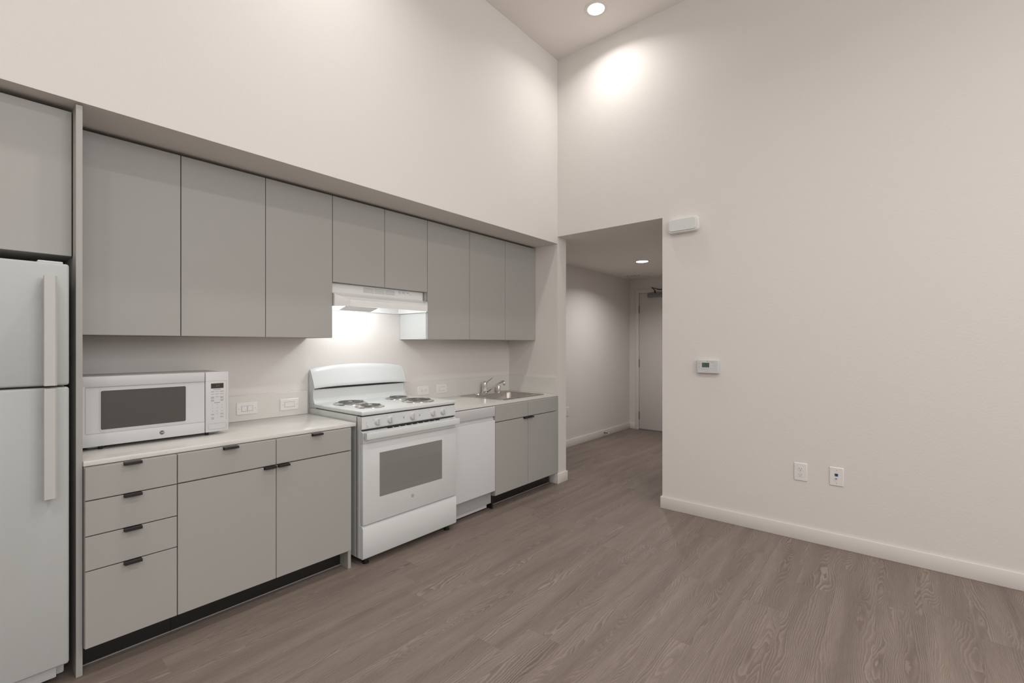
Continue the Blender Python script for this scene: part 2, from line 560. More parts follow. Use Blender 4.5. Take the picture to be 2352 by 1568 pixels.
# hallway supply register
t = thing('ceiling_vent', 'white square air register in the hallway ceiling before the door', 'vent', (6.62, 3.04, HD))
bm = B()
for a in ((6.46, 6.78, 2.89, 2.915), (6.46, 6.78, 3.165, 3.19), (6.46, 6.485, 2.915, 3.165), (6.755, 6.78, 2.915, 3.165)):
    box(bm, *a, HD - .008, HD, bev=.002)
obj('frame', bm, M['trim'], t)
bx('dark_opening', (6.485, 6.755, 2.915, 3.165, HD - .002, HD - .0005), M['dark'], t)
for i in range(4):
    y0 = 2.925 + i * .062
    bm = loft(B(), [[(6.487, y0, HD - .003), (6.487, y0 + .022, HD - .014), (6.487, y0 + .024, HD - .012), (6.487, y0 + .003, HD - .001)],
                    [(6.753, y0, HD - .003), (6.753, y0 + .022, HD - .014), (6.753, y0 + .024, HD - .012), (6.753, y0 + .003, HD - .001)]])
    obj('louver', bm, M['trim'], t)

# ------------------------------------------------------------------ cabinets
FT = .020
def pull(x0, x1, ztop, yf, parent, name='handle'):
    """black edge pull folded over the top edge of a front"""
    bm = B()
    box(bm, x0, x1, yf - .022, yf + .008, ztop + .0002, ztop + .0022)
    box(bm, x0, x1, yf - .024, yf - .0215, ztop - .0085, ztop + .0022)
    box(bm, x0, x1, yf - .0018, yf - .0001, ztop - .012, ztop + .0005)
    return obj(name, bm, M['pull'], parent, smooth=False)

def front(name, x0, x1, z0, z1, yf, parent, mat=None):
    return bx(name, (x0, x1, yf, yf + FT - .001, z0, z1), mat or M['cab'], parent, bev=.0011, seg=1)

BY = 2.491
# drawer cabinet
t = thing('drawer_cabinet', 'grey four-drawer base cabinet beside the refrigerator panel, under the microwave', 'cabinet', (.486, 2.8, 0))
bm = B()
box(bm, .331, .640, BY + FT, K - .002, .110, .838)
obj('body', bm, M['cabin'], t, smooth=False)
bx('toe_kick', (.331, .640, 2.598, 2.612, 0, .1095), M['black'], t)
bx('sealant_strip', (.331, .640, 2.594, 2.5978, 0, .003), M['groove'], t)
for z0, z1 in ((.706, .836), (.5635, .7015), (.424, .559), (.114, .4195)):
    d = front('drawer', .3325, .6390, z0, z1, BY, t)
    pull(.452, .511, z1, BY, d)

# double cabinet
t = thing('base_cabinet', 'grey base cabinet with two drawers over two doors, left of the stove', 'cabinet', (1.077, 2.8, 0))
bm = B()
box(bm, .6415, 1.493, BY + FT, K - .002, .110, .838)
obj('body', bm, M['cabin'], t, smooth=False)
bx('end_panel', (1.4935, 1.513, BY + FT, K - .002, 0, .838), M['cab'], t)
bx('toe_kick', (.6415, 1.493, 2.598, 2.612, 0, .1095), M['black'], t)
bx('sealant_strip', (.6415, 1.493, 2.594, 2.5978, 0, .003), M['groove'], t)
for x0, x1, h0, h1 in ((.6425, 1.0705, .824, .887), (1.0735, 1.5030, 1.262, 1.319)):
    d = front('drawer', x0, x1, .7075, .836, BY, t)
    pull(h0, h1, .836, BY, d)
for x0, x1, h0, h1 in ((.6425, 1.0705, 1.010, 1.066), (1.0735, 1.5030, 1.0785, 1.135)):
    d = front('door', x0, x1, .114, .7015, BY, t)
    pull(h0, h1, .7015, BY, d)

# sink cabinet
t = thing('sink_cabinet', 'grey sink base cabinet with two doors, right of the dishwasher', 'cabinet', (3.22, 2.8, 0))
bm = B()
for a in ((2.782, 2.80), (3.637, 3.6545)): box(bm, a[0], a[1], BY + FT, K - .002, .110, .838)
box(bm, 2.80, 3.637, K - .02, K - .002, .110, .64)
box(bm, 2.80, 3.637, BY + FT, K - .02, .110, .128)
box(bm, 2.80, 3.637, BY + FT, BY + .038, .75, .838)
obj('body', bm, M['cabin'], t, smooth=False)
bx('filler', (3.6555, X1 - .0005, BY + .012, BY + .03, .11, .838), M['cab'], t)
bx('toe_kick', (2.80, 3.672, 2.598, 2.612, 0, .1095), M['black'], t)
bx('sealant_strip', (2.80, 3.672, 2.594, 2.5978, 0, .003), M['groove'], t)
bx('foot_panel', (2.782, 2.798, 2.53, 2.62, 0, .1095), M['black'], t)
for x0, x1 in ((2.7835, 3.2085), (3.2125, 3.6515)):
    front('false_front', x0, x1, .7075, .836, BY, t)
for x0, x1, h0, h1 in ((2.7835, 3.2085, 3.146, 3.206), (3.2125, 3.6515, 3.215, 3.272)):
    d = front('door', x0, x1, .114, .7015, BY, t)
    pull(h0, h1, .7015, BY, d)

# wall cabinets
UY = 2.775
def wall_cabinet(label, x0, x1, z0, z1, seams, sides=None, y1=K - .002):
    t = thing('wall_cabinet', label, 'cabinet', ((x0 + x1) / 2, (UY + K) / 2, z0), 'grey wall cabinets under the soffit')
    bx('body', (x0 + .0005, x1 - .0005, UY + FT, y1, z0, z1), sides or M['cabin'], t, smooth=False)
    xs = [x0] + seams + [x1]
    for a, c in zip(xs[:-1], xs[1:]):
        front('door', a + .0016, c - .0016, z0 + .0005, z1, UY, t)
    return t
UT, UB = 2.282, 1.374
wall_cabinet('tall grey single-door wall cabinet above the left of the microwave, next to the tall panel', .331, .728, UB, UT, [])
wall_cabinet('tall grey two-door wall cabinet just left of the range hood', .7285, 1.543, UB, UT, [1.135])
wall_cabinet('short grey two-door wall cabinet directly above the range hood', 1.5435, 2.319, 1.733, UT, [1.935])
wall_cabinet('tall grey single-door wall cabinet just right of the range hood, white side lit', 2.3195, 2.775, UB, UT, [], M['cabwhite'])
wall_cabinet('tall grey two-door wall cabinet above the sink', 2.7755, X1 - .0015, UB, UT, [3.236])

# refrigerator surround
t = thing('tall_end_panel', 'tall grey panel standing between the refrigerator and the kitchen cabinets', 'panel', (.319, 2.82, 0))
bx('end_board', (.309, .329, 2.521, K - .002, 0, 2.290), M['cab'], t, bev=.001, seg=1)
tag(bx('tall_end_panel', (-.499, -.480, 2.521, K - .002, 0, 2.290), M['cab']), 'tall grey panel on the far left side of the refrigerator', 'panel')
t = thing('over_fridge_cabinet', 'grey two-door cabinet directly above the refrigerator', 'cabinet', (-.085, 2.85, 1.69))
bx('body', (-.478, .307, 2.614, K - .002, 1.69, 2.277), M['cabin'], t, smooth=False)
front('door', -.476, -.0875, 1.6905, 2.279, 2.594, t)
front('door', -.0845, .3055, 1.6905, 2.279, 2.594, t)

# ------------------------------------------------------------------ countertops and splashes
CT, CB = .861, .8405
tag(bx('countertop', (.3295, 1.546, 2.509, K - .001, CB, CT), M['quartz'], bev=.002),
    'cream quartz countertop left of the stove carrying the microwave', 'countertop')
SX0, SX1, SY0, SY1 = 3.01, 3.51, 2.63, 2.97       # sink cut-out
bm = B()
box(bm, 2.3215, SX0 - .012, 2.509, K - .001, CB, CT)
box(bm, SX1 + .012, X1 - .0005, 2.509, K - .001, CB, CT)
box(bm, SX0 - .012, SX1 + .012, 2.509, SY0 - .012, CB, CT)
box(bm, SX0 - .012, SX1 + .012, SY1 + .012, K - .001, CB, CT)
tag(obj('countertop', bm, M['quartz'], smooth=False), 'cream quartz countertop right of the stove around the sink', 'countertop')
tag(bx('backsplash', (.3295, 1.540, K - .021, K - .001, CT + .0003, 1.017), M['quartz'], bev=.001, seg=1),
    'low cream quartz backsplash behind the microwave, left of the stove', 'backsplash')
tag(bx('backsplash', (2.335, X1 - .021, K - .021, K - .001, CT + .0003, 1.017), M['quartz'], bev=.001, seg=1),
    'low cream quartz backsplash behind the faucet, right of the stove', 'backsplash')
tag(bx('side_splash', (X1 - .0205, X1 - .0005, 2.513, K - .001, CT + .0003, 1.017), M['quartz'], bev=.001, seg=1),
    'low cream quartz splash on the side wall right of the sink', 'backsplash')

# ------------------------------------------------------------------ refrigerator
t = thing('refrigerator', 'white top-freezer refrigerator cut off by the left edge of the photo', 'refrigerator', (-.085, 2.8, 0))
bx('body', (-.45, .278, 2.548, 3.09, .03, 1.632), M['fridge'], t, bev=.006)
def fridge_door(name, z0, z1, hz0, hz1):
    bm = B()
    box(bm, -.455, .2855, 2.482, 2.542, z0, z1, bev=.009, seg=3)
    d = obj(name, bm, M['fridge'], t)
    bm = B()
    yz = None
    prof = [(.2115, 2.424), (.2405, 2.424), (.2465, 2.431), (.2465, 2.4565), (.2385, 2.4565), (.2385, 2.438), (.2195, 2.438), (.2195, 2.4565), (.2115, 2.4565)]
    loft(bm, [[(x, y, hz0) for x, y in prof], [(x, y, hz1) for x, y in prof]])
    for z in (hz0 + .035, hz1 - .035):
        box(bm, .215, .243, 2.437, 2.483, z - .03, z + .03)
    obj('handle', bm, M['fridgeh'], d)
fridge_door('freezer_door', 1.1735, 1.643, 1.177, 1.588)
fridge_door('refrigerator_door', .090, 1.1665, .755, 1.1665)
bx('gasket_or_gap_shade', (-.445, .274, 2.541, 2.549, .09, 1.635), M['groove'], t)
bx('toe_grille', (-.44, .255, 2.535, 2.56, .028, .082), M['whitem'], t, bev=.004)
bx('hinge_cover', (.20, .27, 2.50, 2.58, 1.6435, 1.652), M['whitem'], t, bev=.003)
for x in (-.40, .23):
    obj('foot', lathe(B(), (x, 2.60, 0), [(.018, 0), (.018, .012), (.009, .014), (.009, .032)], n=16), M['dark'], t)
for x in (-.40, .23):
    obj('foot', lathe(B(), (x, 3.03, 0), [(.018, 0), (.018, .012), (.009, .014), (.009, .032)], n=16), M['dark'], t)

# ------------------------------------------------------------------ microwave
def emblem_bm(cx, y, cz, r, ring=True):
    bm = B()
    lathe(bm, (cx, y, cz), [(r, 0), (r, .0006)], '-y', n=32)
    return bm
mx0, mx1, my, mz0, mz1 = .3345, .931, 2.735, .8775, 1.1885
t = thing('microwave', 'white countertop microwave oven with dark window on the left countertop', 'microwave', ((mx0 + mx1) / 2, 2.92, CT))
bx('body', (mx0 + .004, mx1 - .004, my + .028, 3.06, mz0 + .003, mz1 - .003), M['whitem'], t, bev=.004)
bm = B()
box(bm, mx0, .8215, my, my + .027, 1.1415, mz1, bev=.003)
box(bm, mx0, .8215, my, my + .027, mz0, .9355, bev=.003)
box(bm, mx0, .3655, my + .0003, my + .027, .930, 1.147)
box(bm, .3600, .8213, my + .0035, my + .026, .930, 1.147)
d = obj('door', bm, M['whitem'], t)
bm = B()
loft(bm, [[(x, my + .0034, z) for x, z in rr(.578, 1.0365, .322, .174, .006)], [(x, my + .0022, z) for x, z in rr(.578, 1.0365, .322, .174, .006)]])
obj('window', bm, M['screen'], d)
bm = B()
o_, i_ = rr(.578, 1.0365, .330, .182, .008), rr(.578, 1.0365, .322, .174, .006)
loft(bm, [[(x, my + .0034, z) for x, z in o_], [(x, my + .0018, z) for x, z in o_], [(x, my + .0018, z) for x, z in i_], [(x, my + .0034, z) for x, z in i_]], False, False)
obj('window_border', bm, M['whitem'], d)
bm = B()
for a in ((.3648, .3662, .9380, 1.1390), (.3680, .8210, 1.1410, 1.1424), (.3680, .8210, .9345, .9357)):
    box(bm, a[0], a[1], my - .0003, my + .002, a[2], a[3])
obj('panel_outline_or_shade', bm, M['groove'], d)  # grey lines drawn for the shade along the recessed door panel
em = obj('emblem', emblem_bm(.641, my, .906, .0105), M['inkblk'], d)
bm = text_bm('GE', .0115, face_y(.641, my - .0007, .906), shear=.3)
lathe(bm, (.641, my - .0006, .906), [(.0096, 0), (.0096, .0003), (.0088, .0003), (.0088, 0)], '-y', n=32, cap0=False, cap1=False)
obj('emblem_lettering', bm, M['plate'], d, smooth=False)
bm = B()
box(bm, .8245, mx1, my, my + .027, mz0, mz1, bev=.003)
cp = obj('control_panel', bm, M['whitem'], t)
bm = B()   # thin grey line that borders the key pad
for a in ((.8255, .9195, 1.1415, 1.1425), (.9190, .9200, .936, 1.1425)): box(bm, a[0], a[1], my - .0003, my + .001, a[2], a[3])
ol, il = rr(.878, .906, .084, .031, .006), rr(.878, .906, .0815, .0285, .005)
loft(bm, [[(x, my + .0005, z) for x, z in ol], [(x, my - .0004, z) for x, z in ol], [(x, my - .0004, z) for x, z in il], [(x, my + .0005, z) for x, z in il]], False, False)
obj('panel_outline_or_shade', bm, M['groove'], cp)
bx('display', (.849, .907, my - .0006, my + .001, 1.103, 1.129), M['display'], cp)
bm = text_bm('2:1', .015, face_y(.880, my - .0008, 1.116))
obj('display_digits', bm, M['digit'], cp, smooth=False)
bm = B()
for i, ch in enumerate('1234567890'):
    cxk = (.856, .877, .899)[i % 3] if i < 9 else .877
    czk = 1.017 - .0165 * (i // 3) if i < 9 else .968
    merge(bm, text_bm(ch, .0062, face_y(cxk, my - .0003, czk)))
def dash(cx, cz, w, h=.0012):
    box(bm, cx - w / 2, cx + w / 2, my - .0004, my + .0005, cz - h / 2, cz + h / 2)
for cz, n in ((1.0875, 2), (1.0735, 1), (1.0585, 3), (1.0435, 3)):
    for ci, cx in enumerate((.856, .877, .899)):
        if cz == 1.0435 and ci == 1: continue
        for k in range(n if ci != 1 else 1):
            dash(cx, cz - k * .0034, (.015, .017, .018)[(ci + k) % 3] * (.8 if k else 1))
dash(.877, 1.0975, .034, .0018); dash(.877, 1.028, .027, .0022)
for cx, czs in ((.856, (.969, .966, .952, .948, .944)), (.899, (.970, .966, .955, .951))):
    for cz in czs: dash(cx, cz, .014)
obj('key_print', bm, M['ink'], cp, smooth=False)
for x in (.42, .838):
    for y in (2.762, 3.02):
        bm = lathe(B(), (x, y, CT + .0003), [(.008, 0), (.009, .0168)], n=16)
        obj('foot', bm, M['dark'], t)
for x in (.405, .868):
    bm = B()
    loft(bm, [[(a, b_, mz0 + .001) for a, b_ in rr(x, 2.785, .085, .05, .02)], [(a, b_, CT + .006) for a, b_ in rr(x, 2.79, .06, .034, .016)]])
    obj('foot_mount', bm, M['whitem'], t)

# ------------------------------------------------------------------ range
RX0, RX1 = 1.5555, 2.3175
t = thing('range', 'white freestanding electric stove with four coil burners in the middle of the kitchen', 'stove', ((RX0 + RX1) / 2, 2.8, 0))
bm = B()
box(bm, RX0, RX1, 2.512, 3.108, .045, .898)
box(bm, RX0, RX0 + .02, 2.485, 2.52, .045, .898, bev=.002)
box(bm, RX1 - .02, RX1, 2.485, 2.52, .045, .898, bev=.002)
obj('body', bm, M['white'], t, smooth=False)
# cooktop with raised rim
bm = B()
box(bm, RX0 - .001, RX1 + .001, 2.459, 3.07, .9035, .9285, bev=.007, seg=3)
box(bm, RX0 + .02, RX1 - .02, 2.48, 3.05, .8985, .9035)
ck = obj('cooktop', bm, M['white'], t)
bm = B()
yz = [(3.108, .9), (3.108, 1.06), (3.060, 1.06), (3.0585, .965), (3.053, .945), (3.040, .933), (3.020, .9275), (3.02, .9)]
prism_x(bm, yz, RX0 + .004, RX1 - .004)
obj('backguard_base', bm, M['white'], t)
bm = B()
loops = []
NX = 28
xc = (RX0 + RX1) / 2
for i in range(NX + 1):
    u = i / NX
    x = RX0 + .0005 + (RX1 - RX0 - .001) * u
    s = 2 * u - 1
    lip = 0
    zt = 1.165 + .027 * (1 - abs(s) ** 2.2)
    if abs(s) > .97: zt -= .006 * (abs(s) - .97) / .03
    lip = .012 * (1 - s ** 4)          # the lower edge lifts a little in the middle
    loops.append([(x, 3.110, zt - .004), (x, 3.106, zt), (x, 3.096, zt), (x, 3.086, zt - .006), (x, 3.074, zt - .03), (x, 3.056, 1.095), (x, 3.040, 1.056 + lip),
                  (x, 3.035, 1.044 + lip * .8), (x, 3.036, 1.034 + lip * .8), (x, 3.043, 1.030 + lip * .8), (x, 3.058, 1.034 + lip), (x, 3.110, 1.034 + lip)])
loft(bm, loops)
bgp = obj('backguard', bm, M['white'], t)
loops = []
for i in range(NX + 1):
    s_ = 2 * i / NX - 1
    x = RX0 + .012 + (RX1 - RX0 - .024) * i / NX
    zt = 1.036 + .0096 * (1 - s_ ** 4)
    loops.append([(x, 3.0545, 1.0255), (x, 3.064, 1.0255), (x, 3.064, zt), (x, 3.0545, zt)])
obj('backguard_gap_shade', loft(B(), loops), M['dark'], t)  # dark strip painted as the shade in the gap under the backguard
# end caps run down to the cooktop
for xa, xb in ((RX0 + .0005, RX0 + .006), (RX1 - .006, RX1 - .0005)):
    yz = [(3.110, .9285), (3.110, 1.0335), (3.0585, 1.0335), (3.048, 1.029), (3.052, 1.01), (3.050, .965), (3.042, .945), (3.028, .9285)]
    bm = prism_x(B(), yz, xa, xb)
    obj('backguard_cap', bm, M['white'], t)
# burners
def burner(cx, cy, R, turns):
    z = .9286
    prof = [(R + .022, .0), (R + .020, .004), (R + .012, .005), (R + .006, .001), (R - .002, -.008), (R * .5, -.016), (.02, -.017)]
    p = obj('drip_pan', lathe(B(), (cx, cy, z), prof, n=48, cap0=False, cap1=True), M['pan'], t)
    bm = B()
    n = int(turns * 40)
    path = []
    for i in range(n + 1):
        f_ = i / n
        a = f_ * turns * 2 * math.pi
        rad = .018 + (R - .006 - .018) * f_
        path.append((cx + rad * math.cos(a), cy + rad * math.sin(a), z + .0135))
    path += [(path[-1][0] * 1.0 + .004, path[-1][1] + .006, z + .009), (path[-1][0] + .008, path[-1][1] + .010, z - .004)]
    tube(bm, path, .0036, n=8, flat=.85)
    obj('burner_coil', bm, M['coil'], p)
    bm = lathe(B(), (cx, cy, z + .006), [(.014, 0), (.014, .010), (.011, .0115)], n=20)
    for k in range(3):
        a = math.radians(90 + 120 * k)
        d_ = Vector((math.cos(a), math.sin(a), 0)); q = Vector((-d_.y, d_.x, 0))
        lo = [Vector((cx, cy, z)) + d_ * rr_ + q * w_ + Vector((0, 0, h_)) for rr_, w_, h_ in ((.012, -.001, .003), (.012, .001, .003), (.012, .001, .011), (.012, -.001, .011))]
        hi = [v_ + d_ * (R - .010) for v_ in lo]
        loft(bm, [lo, hi])
    obj('burner_support', bm, M['pan'], p)
burner(1.727, 2.872, .092, 5)
burner(1.722, 2.632, .071, 4)
burner(2.118, 2.875, .071, 4)
burner(2.115, 2.632, .092, 5)
# cut the pans into the cooktop visually: dark wells under the pans are not needed, the pans sit proud of the enamel
# control panel
bm = B()
yz = [(2.468, .8965), (2.463, .892), (2.463, .826), (2.468, .820), (2.52, .820), (2.52, .8965)]
prism_x(bm, yz, RX0 + .0005, RX1 - .0005)
cp = obj('control_panel', bm, M['white'], t)
def knob(x, z, r, ang, big=False):
    bm = lathe(B(), (x, 2.463, z), [(r + .003, 0), (r + .002, .003), (r, .004), (r * .92, .012), (r * .86, .014)], '-y', n=36)
    k = bmesh.new()
    box(k, -.0045, .0045, -.031, -.010, -r * .93, r * .93, bev=.0025)
    for v in k.verts: v.co = Matrix.Rotation(math.radians(ang), 3, 'Y') @ v.co + Vector((x, 2.463, z))
    merge(bm, k)
    return obj('knob', bm, M['whitem'], cp)
for x, z, r, a in ((1.665, .8575, .0195, 4), (1.757, .8580, .0195, 2), (1.934, .8590, .0215, 8), (2.108, .8600, .0195, 0), (2.197, .8605, .0195, 0)):
    knob(x, z, r, a)
for x in (1.862, 1.992):
    bm = lathe(B(), (x, 2.463, .858), [(.0030, 0), (.0030, .0012)], '-y', n=12)
    obj('indicator_light', bm, M['inkblk'], cp)
bm = B()
for cx, cz, w, h in ((1.856, .868, .024, .0012), (1.990, .868, .020, .0012), (1.634, .872, .004, .004), (1.643, .874, .004, .001), (1.664, .882, .008, .0012), (1.735, .883, .004, .004), (1.783, .882, .008, .0012), (2.075, .884, .004, .004), (2.226, .876, .004, .004), (2.196, .885, .008, .0012), (1.592, .8395, .011, .0035), (1.592, .833, .016, .0012), (1.592, .829, .018, .0012), (1.588, .862, .009, .0008), (1.584, .853, .0008, .018)):
    box(bm, cx - w / 2, cx + w / 2, 2.4624, 2.4635, cz - h / 2, cz + h / 2)
add_print(cp, bm, M['groove'])
bx('gasket_or_gap_shade', (RX0 + .012, RX1 - .012, 2.470, 2.5125, .8116, .8199), M['dark'], t)  # these dark bars stand in for the shade in the range's front gaps
bx('gasket_or_gap_shade', (RX0 + .004, RX1 - .004, 2.468, 2.5125, .8966, .9034), M['dark'], t)
bx('gasket_or_gap_shade', (RX0 + .012, RX1 - .012, 2.475, 2.5125, .2432, .2488), M['dark'], t)
# oven door
bm = B()
yz = [(2.452, .802), (2.450, .799), (2.450, .740), (2.454, .737), (2.484, .737), (2.484, .8115)]
prism_x(bm, yz, RX0 + .001, RX1 - .001)
box(bm, RX0 + .002, RX1 - .002, 2.452, 2.484, .2490, .7365, bev=.002)
od = obj('oven_door', bm, M['white'], t)
bm = B()
for i in range(9):
    a = 1.74 + i * .049
    loft(bm, [[(xx, 2.462, .8050), (xx, 2.474, .8085), (xx, 2.474, .8089), (xx, 2.462, .8056)] for xx in (a, a + .040)])
obj('vent_slot', bm, M['dark'], od)
bx('oven_window', (1.6725, 2.180, 2.4512, 2.4535, .396, .667), M['ovenglass'], od)
bm = B()
for z in (.592, .425):
    for k in range(2):
        box(bm, 1.674, 2.1785, 2.4508, 2.452, z - k * .008, z + .0010 - k * .008)
obj('oven_rack', bm, simple('dim_rack_line', (0.30, 0.30, 0.29), 0.3), od, smooth=False)
bm = B()
yzh = rr(2.4045, .788, .020, .040, .004, 3)
prism_x(bm, yzh, 1.548, 2.296)
for x in (1.575, 2.268):
    box(bm, x - .016, x + .016, 2.412, 2.452, .772, .804, bev=.003)
obj('handle', bm, M['white'], od)
bm = lathe(B(), (1.925, 2.4520, .339), [(.0115, 0), (.0115, .0006)], '-y', n=32)
obj('emblem', bm, M['groove'], od)
bm = text_bm('GE', .012, face_y(1.925, 2.4513, .339), shear=.3)
obj('emblem_lettering', bm, M['whitem'], od, smooth=False)
# storage drawer
bm = B()
yz = [(2.470, .243), (2.458, .236), (2.452, .226), (2.452, .054), (2.456, .046), (2.505, .046), (2.505, .243)]
prism_x(bm, yz, RX0 + .001, RX1 - .001)
obj('storage_drawer', bm, M['white'], t)
for x in (RX0 + .05, RX1 - .05):
    for y in (2.50, 3.06):
        obj('leg', lathe(B(), (x, y, 0), [(.02, 0), (.021, .008), (.014, .012), (.012, .046)], n=18), M['dark'], t)

# ------------------------------------------------------------------ range hood
t = thing('range_hood', 'white under-cabinet range hood glowing above the stove', 'range hood', (1.93, 2.95, 1.578))
HX0, HX1 = 1.5465, 2.3075
def ring(z, yf, ins, yfull, zs=None):
    zs = z if zs is None else zs
    # plan outline: back wall, straight sides to yfull, then angled corners to the front
    return [(HX0, K - .002, zs), (HX1, K - .002, zs), (HX1, yfull, zs), (HX1 - ins, yf, z), (HX0 + ins, yf, z), (HX0, yfull, zs)]
bm = B()
outer = [ring(1.731, 2.815, .0005, 2.82), ring(1.672, 2.815, .0005, 2.82), ring(1.660, 2.803, .004, 2.815, 1.668), ring(1.622, 2.700, .052, 2.775, 1.662), ring(1.616, 2.683, .064, 2.762, 1.657), ring(1.6125, 2.680, .067, 2.757, 1.650), ring(1.578, 2.680, .067, 2.757)]
def inset(lp, d):
    o2 = []
    for i, (x, y, z) in enumerate(lp):
        o2.append((x + (d if x < 1.93 else -d), y + (d if y < 3.0 else -d), z))
    return o2
inner = [inset(ring(1.578, 2.680, .067, 2.757), .006), inset(ring(1.6145, 2.688, .062, 2.760), .006), inset(ring(1.668, 2.815, .01, 2.82), .006), inset(ring(1.722, 2.82, .001, 2.825), .006)]
loft(bm, outer + inner, True, True)
hb = obj('canopy', bm, M['hood'], t)
bm = B()
for i in range(3):
    x0 = 1.790 + i * .088
    for k in range(4):
        box(bm, x0, x0 + .082, 2.8140, 2.8156, 1.690 + k * .009, 1.693 + k * .009)
obj('vent_slot', bm, M['groove'], hb, smooth=False)
bm = B()
box(bm, 2.153, 2.175, 2.8140, 2.8156, 1.7135, 1.7175)
for cx, w in ((2.09, .02), (2.14, .012), (2.19, .02)):
    box(bm, cx - w / 2, cx + w / 2, 2.8143, 2.8156, 1.700, 1.7012)
add_print(hb, bm, M['groove'])
bx('switch', (2.080, 2.105, 2.811, 2.816, 1.708, 1.722), M['whitem'], hb, bev=.002)
bx('switch', (2.115, 2.140, 2.811, 2.816, 1.708, 1.722), M['whitem'], hb, bev=.002)
bm = B()
box(bm, 1.98, 2.26, 2.84, 3.08, 1.680, 1.692)
obj('grease_filter', bm, M['filter'], t, smooth=False)
def flap(x0, x1, t0, t1, o0, o1):      # tilted lamp cover hanging just behind the front lip
    p0, p1 = Vector((0, 2.692, 1.5795)), Vector((0, 2.785, 1.556))
    d_ = p1 - p0
    nrm = Vector((0, d_.z, -d_.y)).normalized()
    a, c_ = p0 + d_ * t0, p0 + d_ * t1
    return [[(x, q.y + nrm.y * o, q.z + nrm.z * o) for q, o in ((a, o0), (c_, o0), (c_, o1), (a, o1))] for x in (x0, x1)]
bm = B()
for a in ((1.595, 1.607, 0, 1), (1.813, 1.825, 0, 1), (1.607, 1.813, .88, 1), (1.607, 1.813, 0, .08)):
    loft(bm, flap(*a, -.0025, .0025))
lf = obj('lens_frame', bm, M['hood'], t)
obj('lens', loft(B(), flap(1.607, 1.813, .08, .88, -.001, .001)), M['hoodlens'], lf)
bm = lathe(B(), (1.86, 2.87, 1.692), [(.001, -.017), (.014, -.012), (.018, 0), (.014, .012), (.001, .017)], n=20)
obj('bulb', bm, M['bulb'], t)
ld = bpy.data.lights.new('hood_light', 'POINT')
ld.energy = HOOD_LAMP_W; ld.color = HOOD_COL; ld.shadow_soft_size = .022
lo = bpy.data.objects.new('hood_light', ld)
COL.objects.link(lo); lo.parent = t
lo.location = Vector((1.86, 2.87, 1.652)) - Vector((1.93, 2.95, 1.578))

# ------------------------------------------------------------------ dishwasher
t = thing('dishwasher', 'slim white dishwasher between the stove and the sink cabinet', 'dishwasher', (2.558, 2.8, 0))
DX0, DX1 = 2.3365, 2.7795
bx('body', (DX0 + .002, DX1 - .002, 2.535, 3.08, .05, .833), M['groove'], t)
bm = B()
yz = [(2.494, .8345), (2.492, .832), (2.492, .760), (2.494, .757), (2.515, .757), (2.508, .728), (2.494, .7225), (2.492, .719), (2.492, .157), (2.495, .154), (2.534, .154), (2.534, .8345)]
prism_x(bm, yz, DX0, DX1)
obj('door', bm, M['whitem'], t)
bx('toe_panel', (DX0 + .002, 2.744, 2.552, 2.565, .018, .152), M['whitem'], t)
for x in (DX0 + .03, DX1 - .012):
    obj('leg', lathe(B(), (x, 2.60, 0), [(.014, 0), (.014, .008), (.007, .01), (.007, .05)], n=14), M['dark'], t)

# ------------------------------------------------------------------ sink, faucet, air gap
bm = B()
zr = CT + .0004
N_ = 6
scx, scy = (2.957 + 3.570) / 2, (2.567 + 3.088) / 2
ow, od_ = 3.570 - 2.957, 3.088 - 2.567
bcx, bcy, bw, bd = (SX0 + SX1) / 2, (SY0 + SY1) / 2, SX1 - SX0, SY1 - SY0
def L3(cx, cy, w, d, r, z): return [(x, y, z) for x, y in rr(cx, cy, w, d, r, N_)]
loft(bm, [L3(scx, scy, ow, od_, .02, zr), L3(scx, scy, ow - .004, od_ - .004, .02, zr + .004), L3(scx, scy, ow - .02, od_ - .02, .018, zr + .0045), L3(scx, scy, ow - .03, od_ - .03, .016, zr + .002),
          L3(bcx, bcy, bw + .004, bd + .004, .06, zr + .002), L3(bcx, bcy, bw - .006, bd - .006, .058, zr - .006), L3(bcx, bcy, bw - .016, bd - .016, .055, zr - .12),
          L3(bcx, bcy, bw - .05, bd - .05, .05, zr - .148), L3(bcx, bcy, bw - .12, bd - .12, .04, zr - .155), L3(bcx, bcy, .09, .09, .044, zr - .158)], False, True)
t = thing('sink', 'stainless steel drop-in sink set into the right countertop', 'sink', (scx, scy, CT))
obj('basin', bm, M['steel'], t)
bm = lathe(B(), (bcx, bcy, zr - .1575), [(.042, 0), (.042, .002), (.03, .0025), (.028, .0005)], n=28)
obj('drain', bm, M['chrome'], t)

fx, fy, fz = 3.243, 3.040, zr + .0022
t = thing('faucet', 'chrome single-lever kitchen faucet behind the sink', 'faucet', (fx, fy, fz))
bm = B()
loft(bm, [[(x, y, fz) for x, y in rr(fx + .010, fy, .26, .052, .025)], [(x, y, fz + .006) for x, y in rr(fx + .010, fy, .258, .050, .024)], [(x, y, fz + .010) for x, y in rr(fx + .010, fy, .235, .036, .016)]])
obj('base_plate', bm, M['chrome'], t)
bm = lathe(B(), (fx, fy, fz + .009), [(.030, 0), (.028, .005), (.024, .010), (.0235, .055), (.0245, .056), (.0245, .059), (.0235, .060), (.0235, .085), (.021, .098), (.014, .108), (.003, .112)], n=28)
obj('faucet_body', bm, M['chrome'], t)
bm = tube(B(), [(fx + .002, fy - .008, fz + .095), (fx + .004, fy - .03, fz + .114), (fx + .006, fy - .065, fz + .137), (fx + .008, fy - .098, fz + .157)], [.013, .010, .007, .005], n=12, flat=.55)
obj('lever', bm, M['chrome'], t)
